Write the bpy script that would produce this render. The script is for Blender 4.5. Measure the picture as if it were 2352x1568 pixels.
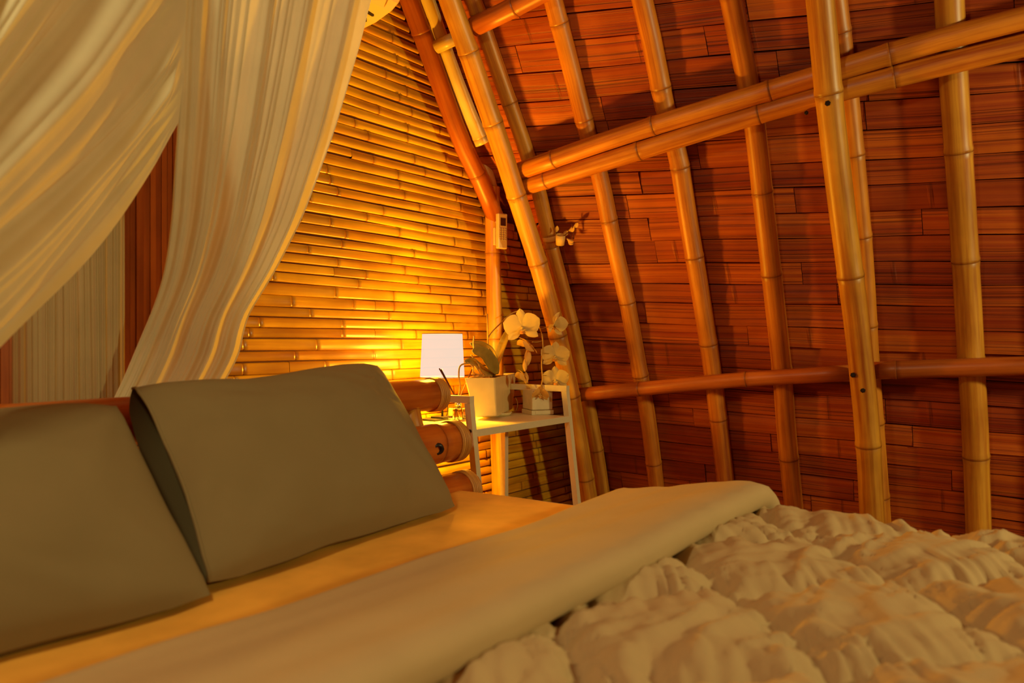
import bpy, math, random
from mathutils import Vector, Matrix, noise
random.seed(7)
for o in list(bpy.data.objects): bpy.data.objects.remove(o)
SC = bpy.context.scene
C = SC.collection

# ------------------------------------------------------------------ camera
F = 1840.0; YAW = math.radians(35.3); CAMZ = 1.0
SY, CY = math.sin(YAW), math.cos(YAW)
cd = bpy.data.cameras.new('camera'); cam = bpy.data.objects.new('camera', cd); C.objects.link(cam)
cd.sensor_width = 36; cd.lens = 36 * F / 2352
cam.location = (0, 0, CAMZ); cam.rotation_euler = (math.pi / 2, 0, YAW - math.pi / 2)
cd.clip_start = 0.02
cd.dof.use_dof = True; cd.dof.focus_distance = 2.75; cd.dof.aperture_fstop = 3.6
SC.camera = cam

# ------------------------------------------------------------------ world, lights, exposure
w = bpy.data.worlds.new('world'); SC.world = w; w.use_nodes = True
bg = w.node_tree.nodes['Background']; bg.inputs[0].default_value = (1.0, 0.30, 0.14, 1); bg.inputs[1].default_value = 0.03
SC.view_settings.view_transform = 'Standard'; SC.view_settings.look = 'None'
SC.view_settings.gamma = 1; SC.view_settings.exposure = 0.0; SC.view_settings.use_curve_mapping = False

def lamp(name, loc, power, col, radius, falloff=None, spot=None):
    ld = bpy.data.lights.new(name, 'SPOT' if spot else 'POINT'); ld.energy = power; ld.color = col; ld.shadow_soft_size = radius
    if falloff:
        ld.use_nodes = True; nt = ld.node_tree
        em = nt.nodes['Emission']; lf = nt.nodes.new('ShaderNodeLightFalloff')
        lf.inputs['Strength'].default_value = 1.0
        nt.links.new(lf.outputs[falloff], em.inputs['Strength'])
    lo = bpy.data.objects.new(name, ld); C.objects.link(lo); lo.location = loc
    return lo
# the hut's ceiling bulb over the foot of the bed, behind the camera
lamp('ceiling_bulb', (2.12, -1.95, 1.62), 150, (1.0, 0.86, 0.38), 0.10)
# unseen bulb added high on the left to brighten the curtains
lamp('curtain_fill', (-0.30, 0.72, 2.25), 43, (1.0, 0.88, 0.45), 0.10)
# the small spotlight high above the air conditioner, aimed at the top of the roof poles
sp = lamp('gable_spot', (1.42, 1.97, 3.2), 190, (1.0, 0.80, 0.42), 0.03, spot=True)
sp.data.spot_size = math.radians(40); sp.data.spot_blend = .5
sp.rotation_euler = (Vector((2.32, 1.83, 2.0)) - sp.location).to_track_quat('-Z', 'Y').to_euler()

# ------------------------------------------------------------------ pixel helpers
def D(px, py):
    u = (px - 1176) / F; v = (784 - py) / F
    return Vector((CY + u * SY, SY - u * CY, v))
CAM = Vector((0, 0, CAMZ))
def onY(px, py, Y):
    d = D(px, py); return CAM + d * (Y / d.y)
def onZ(px, py, z):
    d = D(px, py); return CAM + d * ((z - CAMZ) / d.z)
def onX(px, py, X):
    d = D(px, py); return CAM + d * (X / d.x)
def S(Y, z):                       # inner face of the curved roof side: X for a place along and a height
    z = z - CAMZ
    push = .45 * min(max((Y - 1.72) / .26, 0), 1) ** 2 * (1 - min(max((z - .42) / .35, 0), 1))
    return push + 3.024 - .333 * z - .084 * z * z - .0337 * z ** 3 + (-.132 - .093 * z) * (Y - 1)
def S0(Y, z):                      # the same side without its outward swing by the gable, for the poles
    z = z - CAMZ
    return 3.024 - .333 * z - .084 * z * z - .0337 * z ** 3 + (-.132 - .093 * z) * (Y - 1)
def onS(px, py, off):              # where a line of sight meets the roof side moved inwards by off
    d = D(px, py); t = 2.6
    for _ in range(40):
        p = CAM + d * t
        t = .5 * t + .5 * (S0(p.y, p.z) - off) / d.x
    return CAM + d * t
WY = 2.02                          # face of the gable wall

# ------------------------------------------------------------------ object helpers
def tag(o, label, cat, group=None):
    o['label'] = label; o['category'] = cat
    if group: o['group'] = group
    return o
def thing(name, loc, label, cat, group=None):
    o = bpy.data.objects.new(name, None); C.objects.link(o); o.location = loc; o.empty_display_size = .05
    return tag(o, label, cat, group)
def root_loc(o):
    v = Vector((0, 0, 0))
    while o is not None:
        v += Vector(o.location); o = o.parent
    return v
def mesh(name, V, Fc, mat, parent=None, smooth=True, uv=None, attr=None, loc=None):
    """V in world coordinates; a part keeps its thing's origin"""
    org = root_loc(parent) if parent else Vector(loc or (0, 0, 0))
    me = bpy.data.meshes.new(name)
    me.from_pydata([tuple(Vector(v) - org) for v in V], [], Fc)
    if uv:
        l = me.uv_layers.new(name='UVMap')
        for i, lp in enumerate(me.loops): l.data[i].uv = uv[lp.vertex_index]
    if attr:
        a = me.attributes.new('nd', 'FLOAT', 'POINT'); a.data.foreach_set('value', attr)
    if smooth: me.polygons.foreach_set('use_smooth', [True] * len(me.polygons))
    me.materials.append(mat)
    o = bpy.data.objects.new(name, me); C.objects.link(o)
    if parent: o.parent = parent
    else: o.location = org
    return o
def struct(o): o['kind'] = 'structure'; return o

def frame_sweep(P):
    T = []
    n = len(P)
    for i in range(n):
        a = P[max(i - 1, 0)]; b = P[min(i + 1, n - 1)]; T.append((b - a).normalized())
    ref = Vector((0, 0, 1)) if abs(T[0].z) < .9 else Vector((1, 0, 0))
    N = (ref - T[0] * ref.dot(T[0])).normalized(); Ns = [N]
    for i in range(1, n):
        N = Ns[-1] - T[i] * Ns[-1].dot(T[i]); Ns.append(N.normalized())
    return T, Ns
def tube_data(P, R, seg=14, cap=True, attr=None):
    P = [Vector(p) for p in P]; n = len(P)
    if not isinstance(R, (list, tuple)): R = [R] * n
    T, Ns = frame_sweep(P); V = []; uv = []; Fc = []; at = []
    L = 0
    for i in range(n):
        if i: L += (P[i] - P[i - 1]).length
        B = T[i].cross(Ns[i])
        for k in range(seg):
            a = 2 * math.pi * k / seg
            V.append(P[i] + (Ns[i] * math.cos(a) + B * math.sin(a)) * R[i])
            uv.append((min(k, seg - k) / seg * .4, L)); at.append(attr[i] if attr else 0.)
    for i in range(n - 1):
        for k in range(seg):
            k2 = (k + 1) % seg
            Fc.append((i * seg + k, i * seg + k2, (i + 1) * seg + k2, (i + 1) * seg + k))
    if cap:
        Fc.append(tuple(range(seg))[::-1]); Fc.append(tuple((n - 1) * seg + k for k in range(seg)))
    return V, Fc, uv, at
def tube(name, P, R, mat, parent=None, seg=10, loc=None, cap=True):
    V, Fc, uv, at = tube_data(P, R, seg, cap)
    return mesh(name, V, Fc, mat, parent, True, uv, at, loc)
def smooth_path(P, m=8):            # Catmull-Rom through the points
    P = [Vector(p) for p in P]; out = []
    for i in range(len(P) - 1):
        p0 = P[max(i - 1, 0)]; p1 = P[i]; p2 = P[i + 1]; p3 = P[min(i + 2, len(P) - 1)]
        for k in range(m):
            t = k / m
            out.append(.5 * ((2 * p1) + (p2 - p0) * t + (2 * p0 - 5 * p1 + 4 * p2 - p3) * t * t + (3 * p1 - p0 - 3 * p2 + p3) * t ** 3))
    out.append(P[-1]); return out
def culm_data(P, r, gap=.33, nodes=None, seg=16, ridge=.055, taper=0., hollow=True):
    """bamboo culm along a path: internodes with a ridge and groove at every node"""
    P = smooth_path(P, 10) if len(P) > 2 else [Vector(p) for p in P]
    L = [0]
    for i in range(1, len(P)): L.append(L[-1] + (P[i] - P[i - 1]).length)
    tot = L[-1]
    def at(s):
        s = min(max(s, 0), tot)
        for i in range(1, len(P)):
            if s <= L[i] or i == len(P) - 1:
                f = (s - L[i - 1]) / max(L[i] - L[i - 1], 1e-9); return P[i - 1].lerp(P[i], f)
    if nodes is None:
        nodes = []; s = random.uniform(.06, gap)
        while s < tot - .02: nodes.append(s); s += gap * random.uniform(.8, 1.2)
    samples = [(0, 1, 0), (tot, 1, 0)]
    for s in nodes:
        h = r
        samples += [(s - .55 * h, 1.0, 0), (s - .22 * h, 1 + ridge, .15), (s - .06 * h, 1 + ridge * .9, .5), (s, 1 - .01, 1), (s + .07 * h, 1 + ridge * .55, .35), (s + .5 * h, 1 - .012, 0)]
    step = .11; s = step
    while s < tot:
        if all(abs(s - q[0]) > r * .7 for q in samples): samples.append((s, .99 + .006 * math.sin(s * 40), 0))
        s += step
    samples = sorted(q for q in samples if 0 <= q[0] <= tot)
    pts = [at(q[0]) for q in samples]; RR = [r * q[1] * (1 - taper * q[0] / tot) for q in samples]
    V, Fc, uv, a = tube_data(pts, RR, seg, False, [q[2] for q in samples])
    n = len(pts)
    T, Ns = frame_sweep(pts)
    for e in (0, n - 1):                     # thick-walled open ends
        base = len(V)
        c = pts[e]; inn = T[e] * (.035 if e == 0 else -.035)
        for k in range(seg): V.append(c + (V[e * seg + k] - c) * .78); uv.append((k / seg * .4, 0)); a.append(.2)
        for k in range(seg): V.append(c + inn + (V[e * seg + k] - c) * .76); uv.append((k / seg * .4, 0)); a.append(.8)
        for k in range(seg):
            k2 = (k + 1) % seg
            q1 = (e * seg + k, base + k, base + k2, e * seg + k2); q2 = (base + k, base + seg + k, base + seg + k2, base + k2)
            if e: q1 = q1[::-1]; q2 = q2[::-1]
            Fc.append(q1); Fc.append(q2)
        cp = tuple(base + seg + k for k in range(seg)); Fc.append(cp if e else cp[::-1])
    return V, Fc, uv, a
def culm(name, P, r, mat, parent=None, **kw):
    V, Fc, uv, a = culm_data(P, r, **kw)
    return mesh(name, V, Fc, mat, parent, True, uv, a, None if parent else P[-1] if P[-1][2] < P[0][2] else P[0])
def box_data(c0, c1, bev=.0):
    x0, y0, z0 = c0; x1, y1, z1 = c1
    if bev <= 0:
        V = [(x, y, z) for z in (z0, z1) for y in (y0, y1) for x in (x0, x1)]
        return V, [(0, 2, 3, 1), (4, 5, 7, 6), (0, 1, 5, 4), (2, 6, 7, 3), (0, 4, 6, 2), (1, 3, 7, 5)]
    import bmesh
    bm = bmesh.new(); bmesh.ops.create_cube(bm, size=1)
    for v in bm.verts:
        v.co = ((x0 + x1) / 2 + v.co.x * (x1 - x0), (y0 + y1) / 2 + v.co.y * (y1 - y0), (z0 + z1) / 2 + v.co.z * (z1 - z0))
    bmesh.ops.bevel(bm, geom=bm.edges[:], offset=bev, segments=3, affect='EDGES', profile=.5)
    bm.verts.index_update()
    V = [v.co.copy() for v in bm.verts]; Fc = [tuple(v.index for v in f.verts) for f in bm.faces]; bm.free()
    return V, Fc
def bar_data(a, b, w, t, side=None):        # square tube from a to b
    a = Vector(a); b = Vector(b); d = (b - a).normalized()
    s = Vector(side or (1, 0, 0)); s = (s - d * s.dot(d)).normalized(); n = d.cross(s)
    V = []
    for p in (a, b):
        for i, j in ((-1, -1), (1, -1), (1, 1), (-1, 1)): V.append(p + s * (i * w / 2) + n * (j * t / 2))
    return V, [(3, 2, 1, 0), (4, 5, 6, 7), (0, 1, 5, 4), (1, 2, 6, 5), (2, 3, 7, 6), (3, 0, 4, 7)]
def lathe_data(prof, c, seg=24, axis=None, up=(0, 0, 1)):
    c = Vector(c); up = Vector(up).normalized(); r1 = up.orthogonal().normalized(); r2 = up.cross(r1)
    V = []; Fc = []
    for r, h in prof:
        for k in range(seg):
            a = 2 * math.pi * k / seg; V.append(c + up * h + (r1 * math.cos(a) + r2 * math.sin(a)) * r)
    for i in range(len(prof) - 1):
        for k in range(seg):
            k2 = (k + 1) % seg; Fc.append((i * seg + k, i * seg + k2, (i + 1) * seg + k2, (i + 1) * seg + k))
    return V, Fc

# ------------------------------------------------------------------ materials
def mk(name):
    m = bpy.data.materials.new(name); m.use_nodes = True; nt = m.node_tree
    return m, nt, nt.nodes['Principled BSDF']
def nd(nt, typ, **kw):
    n = nt.nodes.new(typ)
    for k, v in kw.items():
        if k in n.inputs: n.inputs[k].default_value = v
        else: setattr(n, k, v)
    return n
def ramp(nt, src, stops):
    r = nt.nodes.new('ShaderNodeValToRGB'); e = r.color_ramp.elements
    while len(e) < len(stops): e.new(.5)
    for q, (p, c) in zip(e, stops): q.position = p; q.color = (*c, 1)
    nt.links.new(src, r.inputs[0]); return r.outputs[0]
def mixc(nt, a, b, fac, mode='MIX'):
    n = nt.nodes.new('ShaderNodeMix'); n.data_type = 'RGBA'; n.blend_type = mode
    for s, v in ((0, fac), (6, a), (7, b)):
        if isinstance(v, (int, float)): n.inputs[s].default_value = v
        elif isinstance(v, tuple): n.inputs[s].default_value = (*v, 1)
        else: nt.links.new(v, n.inputs[s])
    return n.outputs[2]
def math_(nt, op, a, b):
    n = nt.nodes.new('ShaderNodeMath'); n.operation = op
    for s, v in ((0, a), (1, b)):
        if isinstance(v, (int, float)): n.inputs[s].default_value = v
        else: nt.links.new(v, n.inputs[s])
    return n.outputs[0]
def bamboo_mat(name, light, dark, scar, rough=.36, streak=(26., 1.6), bump=.12, spec=.5, lines=0., vary=(.80, .76, .7)):
    """streaks run along the culm (UV v in metres); 'nd' marks the node scars"""
    m, nt, b = mk(name)
    uv = nd(nt, 'ShaderNodeUVMap'); oi = nd(nt, 'ShaderNodeObjectInfo')
    mp = nt.nodes.new('ShaderNodeMapping'); mp.inputs['Scale'].default_value = (streak[0], streak[1], 1)
    nt.links.new(uv.outputs[0], mp.inputs[0])
    off = nt.nodes.new('ShaderNodeCombineXYZ'); nt.links.new(math_(nt, 'MULTIPLY', oi.outputs['Random'], 40.), off.inputs[2])
    nt.links.new(off.outputs[0], mp.inputs['Location'])
    n1 = nd(nt, 'ShaderNodeTexNoise', Scale=1.0, Detail=5.0, Roughness=.6); nt.links.new(mp.outputs[0], n1.inputs['Vector'])
    col = ramp(nt, n1.outputs[0], [(.32, dark), (.6, light)])
    mp2 = nt.nodes.new('ShaderNodeMapping'); mp2.inputs['Scale'].default_value = (5, 4, 1); nt.links.new(uv.outputs[0], mp2.inputs[0]); nt.links.new(off.outputs[0], mp2.inputs['Location'])
    n2 = nd(nt, 'ShaderNodeTexNoise', Scale=1.3, Detail=3.0); nt.links.new(mp2.outputs[0], n2.inputs['Vector'])
    col = mixc(nt, col, mixc(nt, col, ramp(nt, n2.outputs[0], [(.3, (.62, .55, .5)), (.62, (1, 1, 1))]), 1., 'MULTIPLY'), .7)
    rv = ramp(nt, oi.outputs['Random'], [(0, vary), (1, (1.0, 1.0, 1.0))])
    col = mixc(nt, col, rv, 1., 'MULTIPLY')
    at = nd(nt, 'ShaderNodeAttribute', attribute_name='nd')
    col = mixc(nt, col, scar, math_(nt, 'MULTIPLY', at.outputs['Fac'], .8))
    h = n1.outputs[0]
    if lines:
        mp3 = nt.nodes.new('ShaderNodeMapping'); mp3.inputs['Scale'].default_value = (lines, .7, 1); nt.links.new(uv.outputs[0], mp3.inputs[0]); nt.links.new(off.outputs[0], mp3.inputs['Location'])
        n3 = nd(nt, 'ShaderNodeTexNoise', Scale=1.0, Detail=2.5, Roughness=.55); nt.links.new(mp3.outputs[0], n3.inputs['Vector'])
        crack = ramp(nt, n3.outputs[0], [(.35, (.22, .12, .14)), (.46, (1, 1, 1))])
        col = mixc(nt, col, crack, .7, 'MULTIPLY'); h = math_(nt, 'ADD', h, math_(nt, 'MULTIPLY', crack, 1.2))
    nt.links.new(col, b.inputs['Base Color'])
    b.inputs['Roughness'].default_value = rough; b.inputs['Specular IOR Level'].default_value = spec
    bp = nd(nt, 'ShaderNodeBump', Strength=bump, Distance=.004); nt.links.new(h, bp.inputs['Height']); nt.links.new(bp.outputs[0], b.inputs['Normal'])
    return m
def plain(name, col, rough=.5, metal=0., spec=.5, nscale=0, namt=.1):
    m, nt, b = mk(name)
    b.inputs['Roughness'].default_value = rough; b.inputs['Metallic'].default_value = metal; b.inputs['Specular IOR Level'].default_value = spec
    if nscale:
        tc = nd(nt, 'ShaderNodeTexCoord'); n = nd(nt, 'ShaderNodeTexNoise', Scale=nscale, Detail=4.); nt.links.new(tc.outputs['Object'], n.inputs['Vector'])
        nt.links.new(mixc(nt, col, ramp(nt, n.outputs[0], [(.3, (1 - 2.5 * namt,) * 3), (.7, (1, 1, 1))]), 1., 'MULTIPLY'), b.inputs['Base Color'])
        bp = nd(nt, 'ShaderNodeBump', Strength=.1, Distance=.003); nt.links.new(n.outputs[0], bp.inputs['Height']); nt.links.new(bp.outputs[0], b.inputs['Normal'])
    else: b.inputs['Base Color'].default_value = (*col, 1)
    return m
def fabric(name, col, weave=900, sheen=.2, trans=0., clear=0., rough=.9, mott=.12):
    m, nt, b = mk(name)
    tc = nd(nt, 'ShaderNodeTexCoord'); n = nd(nt, 'ShaderNodeTexNoise', Scale=9., Detail=4.); nt.links.new(tc.outputs['Object'], n.inputs['Vector'])
    n2 = nd(nt, 'ShaderNodeTexNoise', Scale=weave, Detail=1.); nt.links.new(tc.outputs['Object'], n2.inputs['Vector'])
    c = mixc(nt, col, ramp(nt, n.outputs[0], [(.3, (1 - 2 * mott,) * 3), (.7, (1, 1, 1))]), 1., 'MULTIPLY')
    nt.links.new(c, b.inputs['Base Color']); b.inputs['Roughness'].default_value = rough; b.inputs['Specular IOR Level'].default_value = .15
    b.inputs['Sheen Weight'].default_value = 0 * sheen
    bp = nd(nt, 'ShaderNodeBump', Strength=.12, Distance=.001); nt.links.new(n2.outputs[0], bp.inputs['Height']); nt.links.new(bp.outputs[0], b.inputs['Normal'])
    out = nt.nodes['Material Output']; sh = b.outputs[0]
    if trans:
        t = nd(nt, 'ShaderNodeBsdfTranslucent'); nt.links.new(c, t.inputs[0]); mx = nd(nt, 'ShaderNodeMixShader'); mx.inputs[0].default_value = trans
        nt.links.new(sh, mx.inputs[1]); nt.links.new(t.outputs[0], mx.inputs[2]); sh = mx.outputs[0]
    if clear:
        t = nd(nt, 'ShaderNodeBsdfTransparent'); mx = nd(nt, 'ShaderNodeMixShader'); mx.inputs[0].default_value = clear
        nt.links.new(sh, mx.inputs[1]); nt.links.new(t.outputs[0], mx.inputs[2]); sh = mx.outputs[0]
    nt.links.new(sh, out.inputs[0]); return m

M = {}
M['culm'] = bamboo_mat('bamboo_culm', (.82, .41, .04), (.46, .12, .01), (.14, .025, .004), .40)
M['culm_orange'] = bamboo_mat('bamboo_culm_orange', (.76, .29, .022), (.40, .085, .007), (.12, .02, .004), .42)
M['culm_lit'] = bamboo_mat('bamboo_culm_lit', (.88, .66, .26), (.70, .42, .10), (.2, .06, .01), .38)  # lightened bamboo: the cream light on the gable poles is in the colour
M['culm_red'] = bamboo_mat('bamboo_culm_red', (.55, .15, .02), (.36, .07, .008), (.12, .02, .003), .4)
M['slat'] = bamboo_mat('split_bamboo_slat', (.90, .50, .02), (.58, .21, .008), (.20, .045, .004), .30, (30., 1.2))
M['plank'] = bamboo_mat('flattened_bamboo_plank', (.58, .135, .008), (.36, .046, .007), (.10, .015, .003), .5, (60., .9), .3, .3, 190., (.55, .34, .6))
M['plank_back'] = plain('roof_backing', (.05, .012, .008), .9)
M['wall_back'] = plain('wall_backing', (.10, .025, .008), .9)
M['rattan'] = bamboo_mat('rattan_binding', (.68, .33, .06), (.5, .2, .03), (.2, .05, .01), .45)
M['headboard'] = bamboo_mat('headboard_bamboo', (.62, .17, .018), (.40, .075, .008), (.12, .02, .004), .28)
M['floor'] = bamboo_mat('floor_boards', (.30, .10, .03), (.18, .05, .015), (.1, .02, .01), .5)
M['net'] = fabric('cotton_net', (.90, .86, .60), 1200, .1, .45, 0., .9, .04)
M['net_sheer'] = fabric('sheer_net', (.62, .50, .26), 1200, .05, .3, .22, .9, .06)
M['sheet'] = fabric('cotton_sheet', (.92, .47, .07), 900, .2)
M['linen'] = fabric('taupe_linen', (.52, .375, .19), 800, .15, mott=.03)
M['pillow'] = fabric('taupe_pillow_cotton', (.225, .168, .078), 800, .1, mott=.03)
M['white'] = plain('white_powder_coat', (.66, .56, .34), .4, 0, .4, 60, .02)
M['pot'] = plain('cream_ceramic', (.72, .56, .24), .35, 0, .5, 25, .04)
M['ivory'] = plain('ivory_plastic', (.70, .48, .20), .35)
M['screen'] = plain('lcd_glass', (.05, .012, .01), .15)
M['button'] = plain('grey_rubber', (.45, .36, .18), .6)
M['boxw'] = plain('white_painted_box', (.66, .54, .30), .55, 0, .3, 30, .05)
M['black'] = plain('black_metal', (.012, .010, .012), .4, 0, .5)
M['steel'] = plain('brushed_steel', (.75, .66, .5), .25, 1.)
M['dark_stick'] = plain('dark_reed', (.10, .02, .008), .7, 0, .2, 90, .1)
M['leaf'] = plain('orchid_leaf', (.36, .25, .045), .38, 0, .5, 35, .1)
M['root'] = plain('orchid_root', (.52, .30, .06), .7, 0, .2, 60, .12)
M['bark'] = plain('potting_bark', (.22, .09, .02), .9, 0, .2, 60, .15)
M['petal'] = fabric('orchid_petal', (.80, .62, .22), 300, .1, .35, 0, .6, .06)
M['petal_old'] = fabric('wilted_petal', (.80, .50, .12), 300, .1, .3, 0, .7, .1)
M['lip'] = plain('orchid_lip', (.62, .26, .04), .5)
M['cup'] = plain('cut_bamboo_cup', (.80, .48, .12), .5, 0, .3, 40, .08)
M['bolt'] = plain('dark_bolt', (.02, .012, .012), .4, .6)
M['hole'] = plain('bolt_hole', (.16, .03, .006), .8)
m, nt, b = mk('clear_glass'); b.inputs['Transmission Weight'].default_value = 1; b.inputs['Roughness'].default_value = .03; b.inputs['Base Color'].default_value = (1, .93, .75, 1); M['glass'] = m
def shade_mat(name, clear, glow):
    m, nt, b = mk(name)
    nt.nodes.remove(b); em = nd(nt, 'ShaderNodeEmission'); tr = nd(nt, 'ShaderNodeBsdfTransparent'); mx = nd(nt, 'ShaderNodeMixShader')
    em.inputs[0].default_value = (.95, .73, .57, 1); em.inputs[1].default_value = glow
    tr.inputs[0].default_value = (1, .9, .8, 1); mx.inputs[0].default_value = clear
    nt.links.new(em.outputs[0], mx.inputs[1]); nt.links.new(tr.outputs[0], mx.inputs[2]); nt.links.new(mx.outputs[0], nt.nodes['Material Output'].inputs[0]); return m
M['shade'] = shade_mat('lamp_shade_fabric', .20, .98); M['diffuser'] = shade_mat('lamp_top_dimmer', .35, 1.0)

# ------------------------------------------------------------------ structure: floor, gable wall, roof sides
def sheet_grid(fn, nu, nv):
    V = [fn(i / nu, j / nv) for i in range(nu + 1) for j in range(nv + 1)]
    Fc = [(i * (nv + 1) + j, (i + 1) * (nv + 1) + j, (i + 1) * (nv + 1) + j + 1, i * (nv + 1) + j + 1) for i in range(nu) for j in range(nv)]
    uv = [(i / nu, j / nv) for i in range(nu + 1) for j in range(nv + 1)]
    return V, Fc, uv
floor = struct(mesh('floor', *box_data((-2.0, -2.6, -.05), (3.7, 3.6, -.012)), M['wall_back'], smooth=False))
x = -2.0
while x < 3.6:                                      # floor boards
    V, Fc = box_data((x, -2.6, -.012), (x + .116, 3.6, 0))
    mesh('floor_board', V, Fc, M['floor'], floor, False, [((v[0] - x) , v[1]) for v in V]); x += .12

# brace line limits the gable wall: X of the wall's right edge at a height
BR_TOP = onY(912, -70, 1.95); BR_BOT = onY(1138, 500, 1.95)
def wall_right_edge(z):
    if z > BR_BOT.z:
        f = (z - BR_BOT.z) / (BR_TOP.z - BR_BOT.z); return BR_BOT.x + (BR_TOP.x - BR_BOT.x) * f + .045
    q = z - CAMZ
    for (z0, a), (z1, b_) in (((-1.1, 3.42), (-.675, 3.38)), ((-.675, 3.38), (-.137, 3.26)), ((-.137, 3.26), (.26, 3.04)), ((.26, 3.04), (.62, 2.80))):
        if q <= z1: return a + (b_ - a) * (q - z0) / (z1 - z0)
    return 2.8
wz = [0, .4, .8, 1.2, BR_BOT.z - .002, BR_BOT.z, 1.8, 2.2, 2.75]
V = []
for z in wz: V += [(-1.6, WY + .012, z), (wall_right_edge(z), WY + .012, z), (-1.6, WY + .03, z), (wall_right_edge(z), WY + .03, z)]
Fc = []
for i in range(len(wz) - 1):
    a = i * 4; Fc += [(a, a + 1, a + 5, a + 4), (a + 3, a + 2, a + 6, a + 7), (a + 1, a + 3, a + 7, a + 5)]
wall_back = struct(mesh('wall_back', V, Fc, M['wall_back'], smooth=False))
rs = random.Random(3)
def slat(x0, x1, z, h, bulge):
    secs = []
    s = x0 + rs.uniform(.05, .3); nodes = []
    while s < x1 - .03: nodes.append(s); s += rs.uniform(.26, .42)
    for q in nodes: secs += [(q - .020, 0, 0), (q - .008, .0035, .25), (q - .001, .0030, .9), (q + .002, -.001, 1), (q + .007, .003, .2), (q + .02, 0, 0)]
    secs += [(x0, 0, .3), (x1, 0, .3)]
    s = x0 + .1
    while s < x1:
        if all(abs(s - q[0]) > .03 for q in secs): secs.append((s, 0, 0))
        s += .12
    secs = sorted(q for q in secs if x0 <= q[0] <= x1)
    ph = rs.uniform(0, 6); amp = .0022 if z > 1.35 else .0009
    hh = h * .5
    prof = [(-1, 0), (-.95, .78), (-.72, 1), (0, .90), (.72, .72), (.95, .45), (1, 0)]   # lapped: proud below, set back above
    V = []; uv = []; at = []; Fc = []; n = len(prof)
    for q, dr, a in secs:
        zc = z + amp * math.sin(q * 3.1 + ph) + .5 * amp * math.sin(q * 7.7 + 2 * ph)
        hq = hh * (1 + .05 * math.sin(q * 5 + ph)) - .0012
        for k, (pz, py) in enumerate(prof):
            V.append((q, WY + .012 - (bulge + dr) * py - .001 * (py > 0), zc + pz * hq)); uv.append((pz * hh, q)); at.append(a)
    for i in range(len(secs) - 1):
        for k in range(n - 1): Fc.append((i * n + k, (i + 1) * n + k, (i + 1) * n + k + 1, i * n + k + 1))
    mesh('slat', V, Fc, M['slat'], wall_back, True, uv, at)
z = .02; row = 0
while z < 2.62:
    h = rs.uniform(.031, .039); zc = z + h / 2
    xe = wall_right_edge(zc) - .004; b = .006 + .005 * min(max((zc - .95) / .6, 0), 1) + rs.uniform(-.001, .002)
    cuts = [-1.55]
    if row % 3 == 0: cuts.append(rs.uniform(.4, 1.7))
    elif row % 3 == 1: cuts.append(rs.uniform(1.0, 2.1))
    cuts.append(xe)
    for a, c in zip(cuts[:-1], cuts[1:]):
        if c - a > .05: slat(a, c - .0015, zc, h, b)
    z += h; row += 1

# curved roof side on the right: backing sheet and planks
def roof_frame(Y, z):
    e = .01; x = S(Y, z); tz = Vector((S(Y, z + e) - x, 0, e)).normalized(); ty = Vector((S(Y + e, z) - x, e, 0)).normalized()
    nrm = tz.cross(ty).normalized()
    if nrm.x > 0: nrm = -nrm
    return Vector((x, Y, z)), nrm
def roof_pt(Y, z, off): p, n = roof_frame(Y, z); return p + n * off
V, Fc, uv = sheet_grid(lambda u, v: roof_pt(-2.2 + 5.6 * u, -.02 + 3.3 * v, -.03), 16, 24)
wall_right = struct(mesh('wall_right', V, Fc, M['plank_back'], uv=uv))
# the same roof side mirrored on the far left of the hut, out of view
V, Fc, uv = sheet_grid(lambda u, v: Vector((1.6 - S(1, .0 + 3.3 * v), -2.2 + 5.6 * u, 3.3 * v)), 4, 24)
uvm = [(b * 3.3, a * 5.6) for a, b in uv]
struct(mesh('wall_left', V, Fc, M['plank'], uv=uvm))
rp = random.Random(11)
z = .02; row = 0
tilt = .036                                     # the planks climb slightly towards the gable wall
while z < 3.05:
    h = rp.uniform(.066, .092)
    p0 = -2.1 + rp.uniform(0, .7); cuts = [-2.15]
    while p0 < 3.2:
        if p0 - cuts[-1] > .2: cuts.append(p0)
        p0 += rp.uniform(.55, 1.05)
    cuts.append(3.3)
    for a, b2 in zip(cuts[:-1], cuts[1:]):
        lift = rp.uniform(-.003, .004); tw = rp.uniform(-.004, .004); lip = rp.uniform(.002, .008)
        n = max(2, int((b2 - a) / .14)); V = []; uv = []; at = []; nodey = rp.uniform(a + .05, b2)
        Ys = [(a + .001 + (b2 - a - .002) * i / n, 0.) for i in range(n + 1)]
        if a + .03 < nodey < b2 - .03:                 # the scar of a bamboo node across the plank
            Ys = [q for q in Ys if abs(q[0] - nodey) > .02] + [(nodey - .009, 0.), (nodey - .004, .35), (nodey, .8), (nodey + .003, .2), (nodey + .010, 0.)]
        Ys.sort(); n = len(Ys) - 1
        for Y, sc_ in Ys:
            zz = z + tilt * (Y - 1) + .002 * math.sin(Y * 9 + row)
            k = .002 * math.sin(Y * 5 + row * 2) + .0015 * (sc_ > .1)
            for q, (f, o) in enumerate(((0.0, -.014), (.012, lift + lip), (.5, lift + .003 + k), (.985, lift + tw), (1., -.014))):
                V.append(roof_pt(Y, zz + f * (h - .0022), o)); uv.append((f * h, Y)); at.append(sc_)
        Fc = []
        for i in range(n):
            for q in range(4): Fc.append((i * 5 + q, i * 5 + q + 1, (i + 1) * 5 + q + 1, (i + 1) * 5 + q))
        Fc.append((0, 1, 2, 3, 4)); Fc.append(tuple(n * 5 + q for q in range(5))[::-1])
        mesh('plank', V, Fc, M['plank'], wall_right, False, uv, at)
    z += h; row += 1

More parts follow.
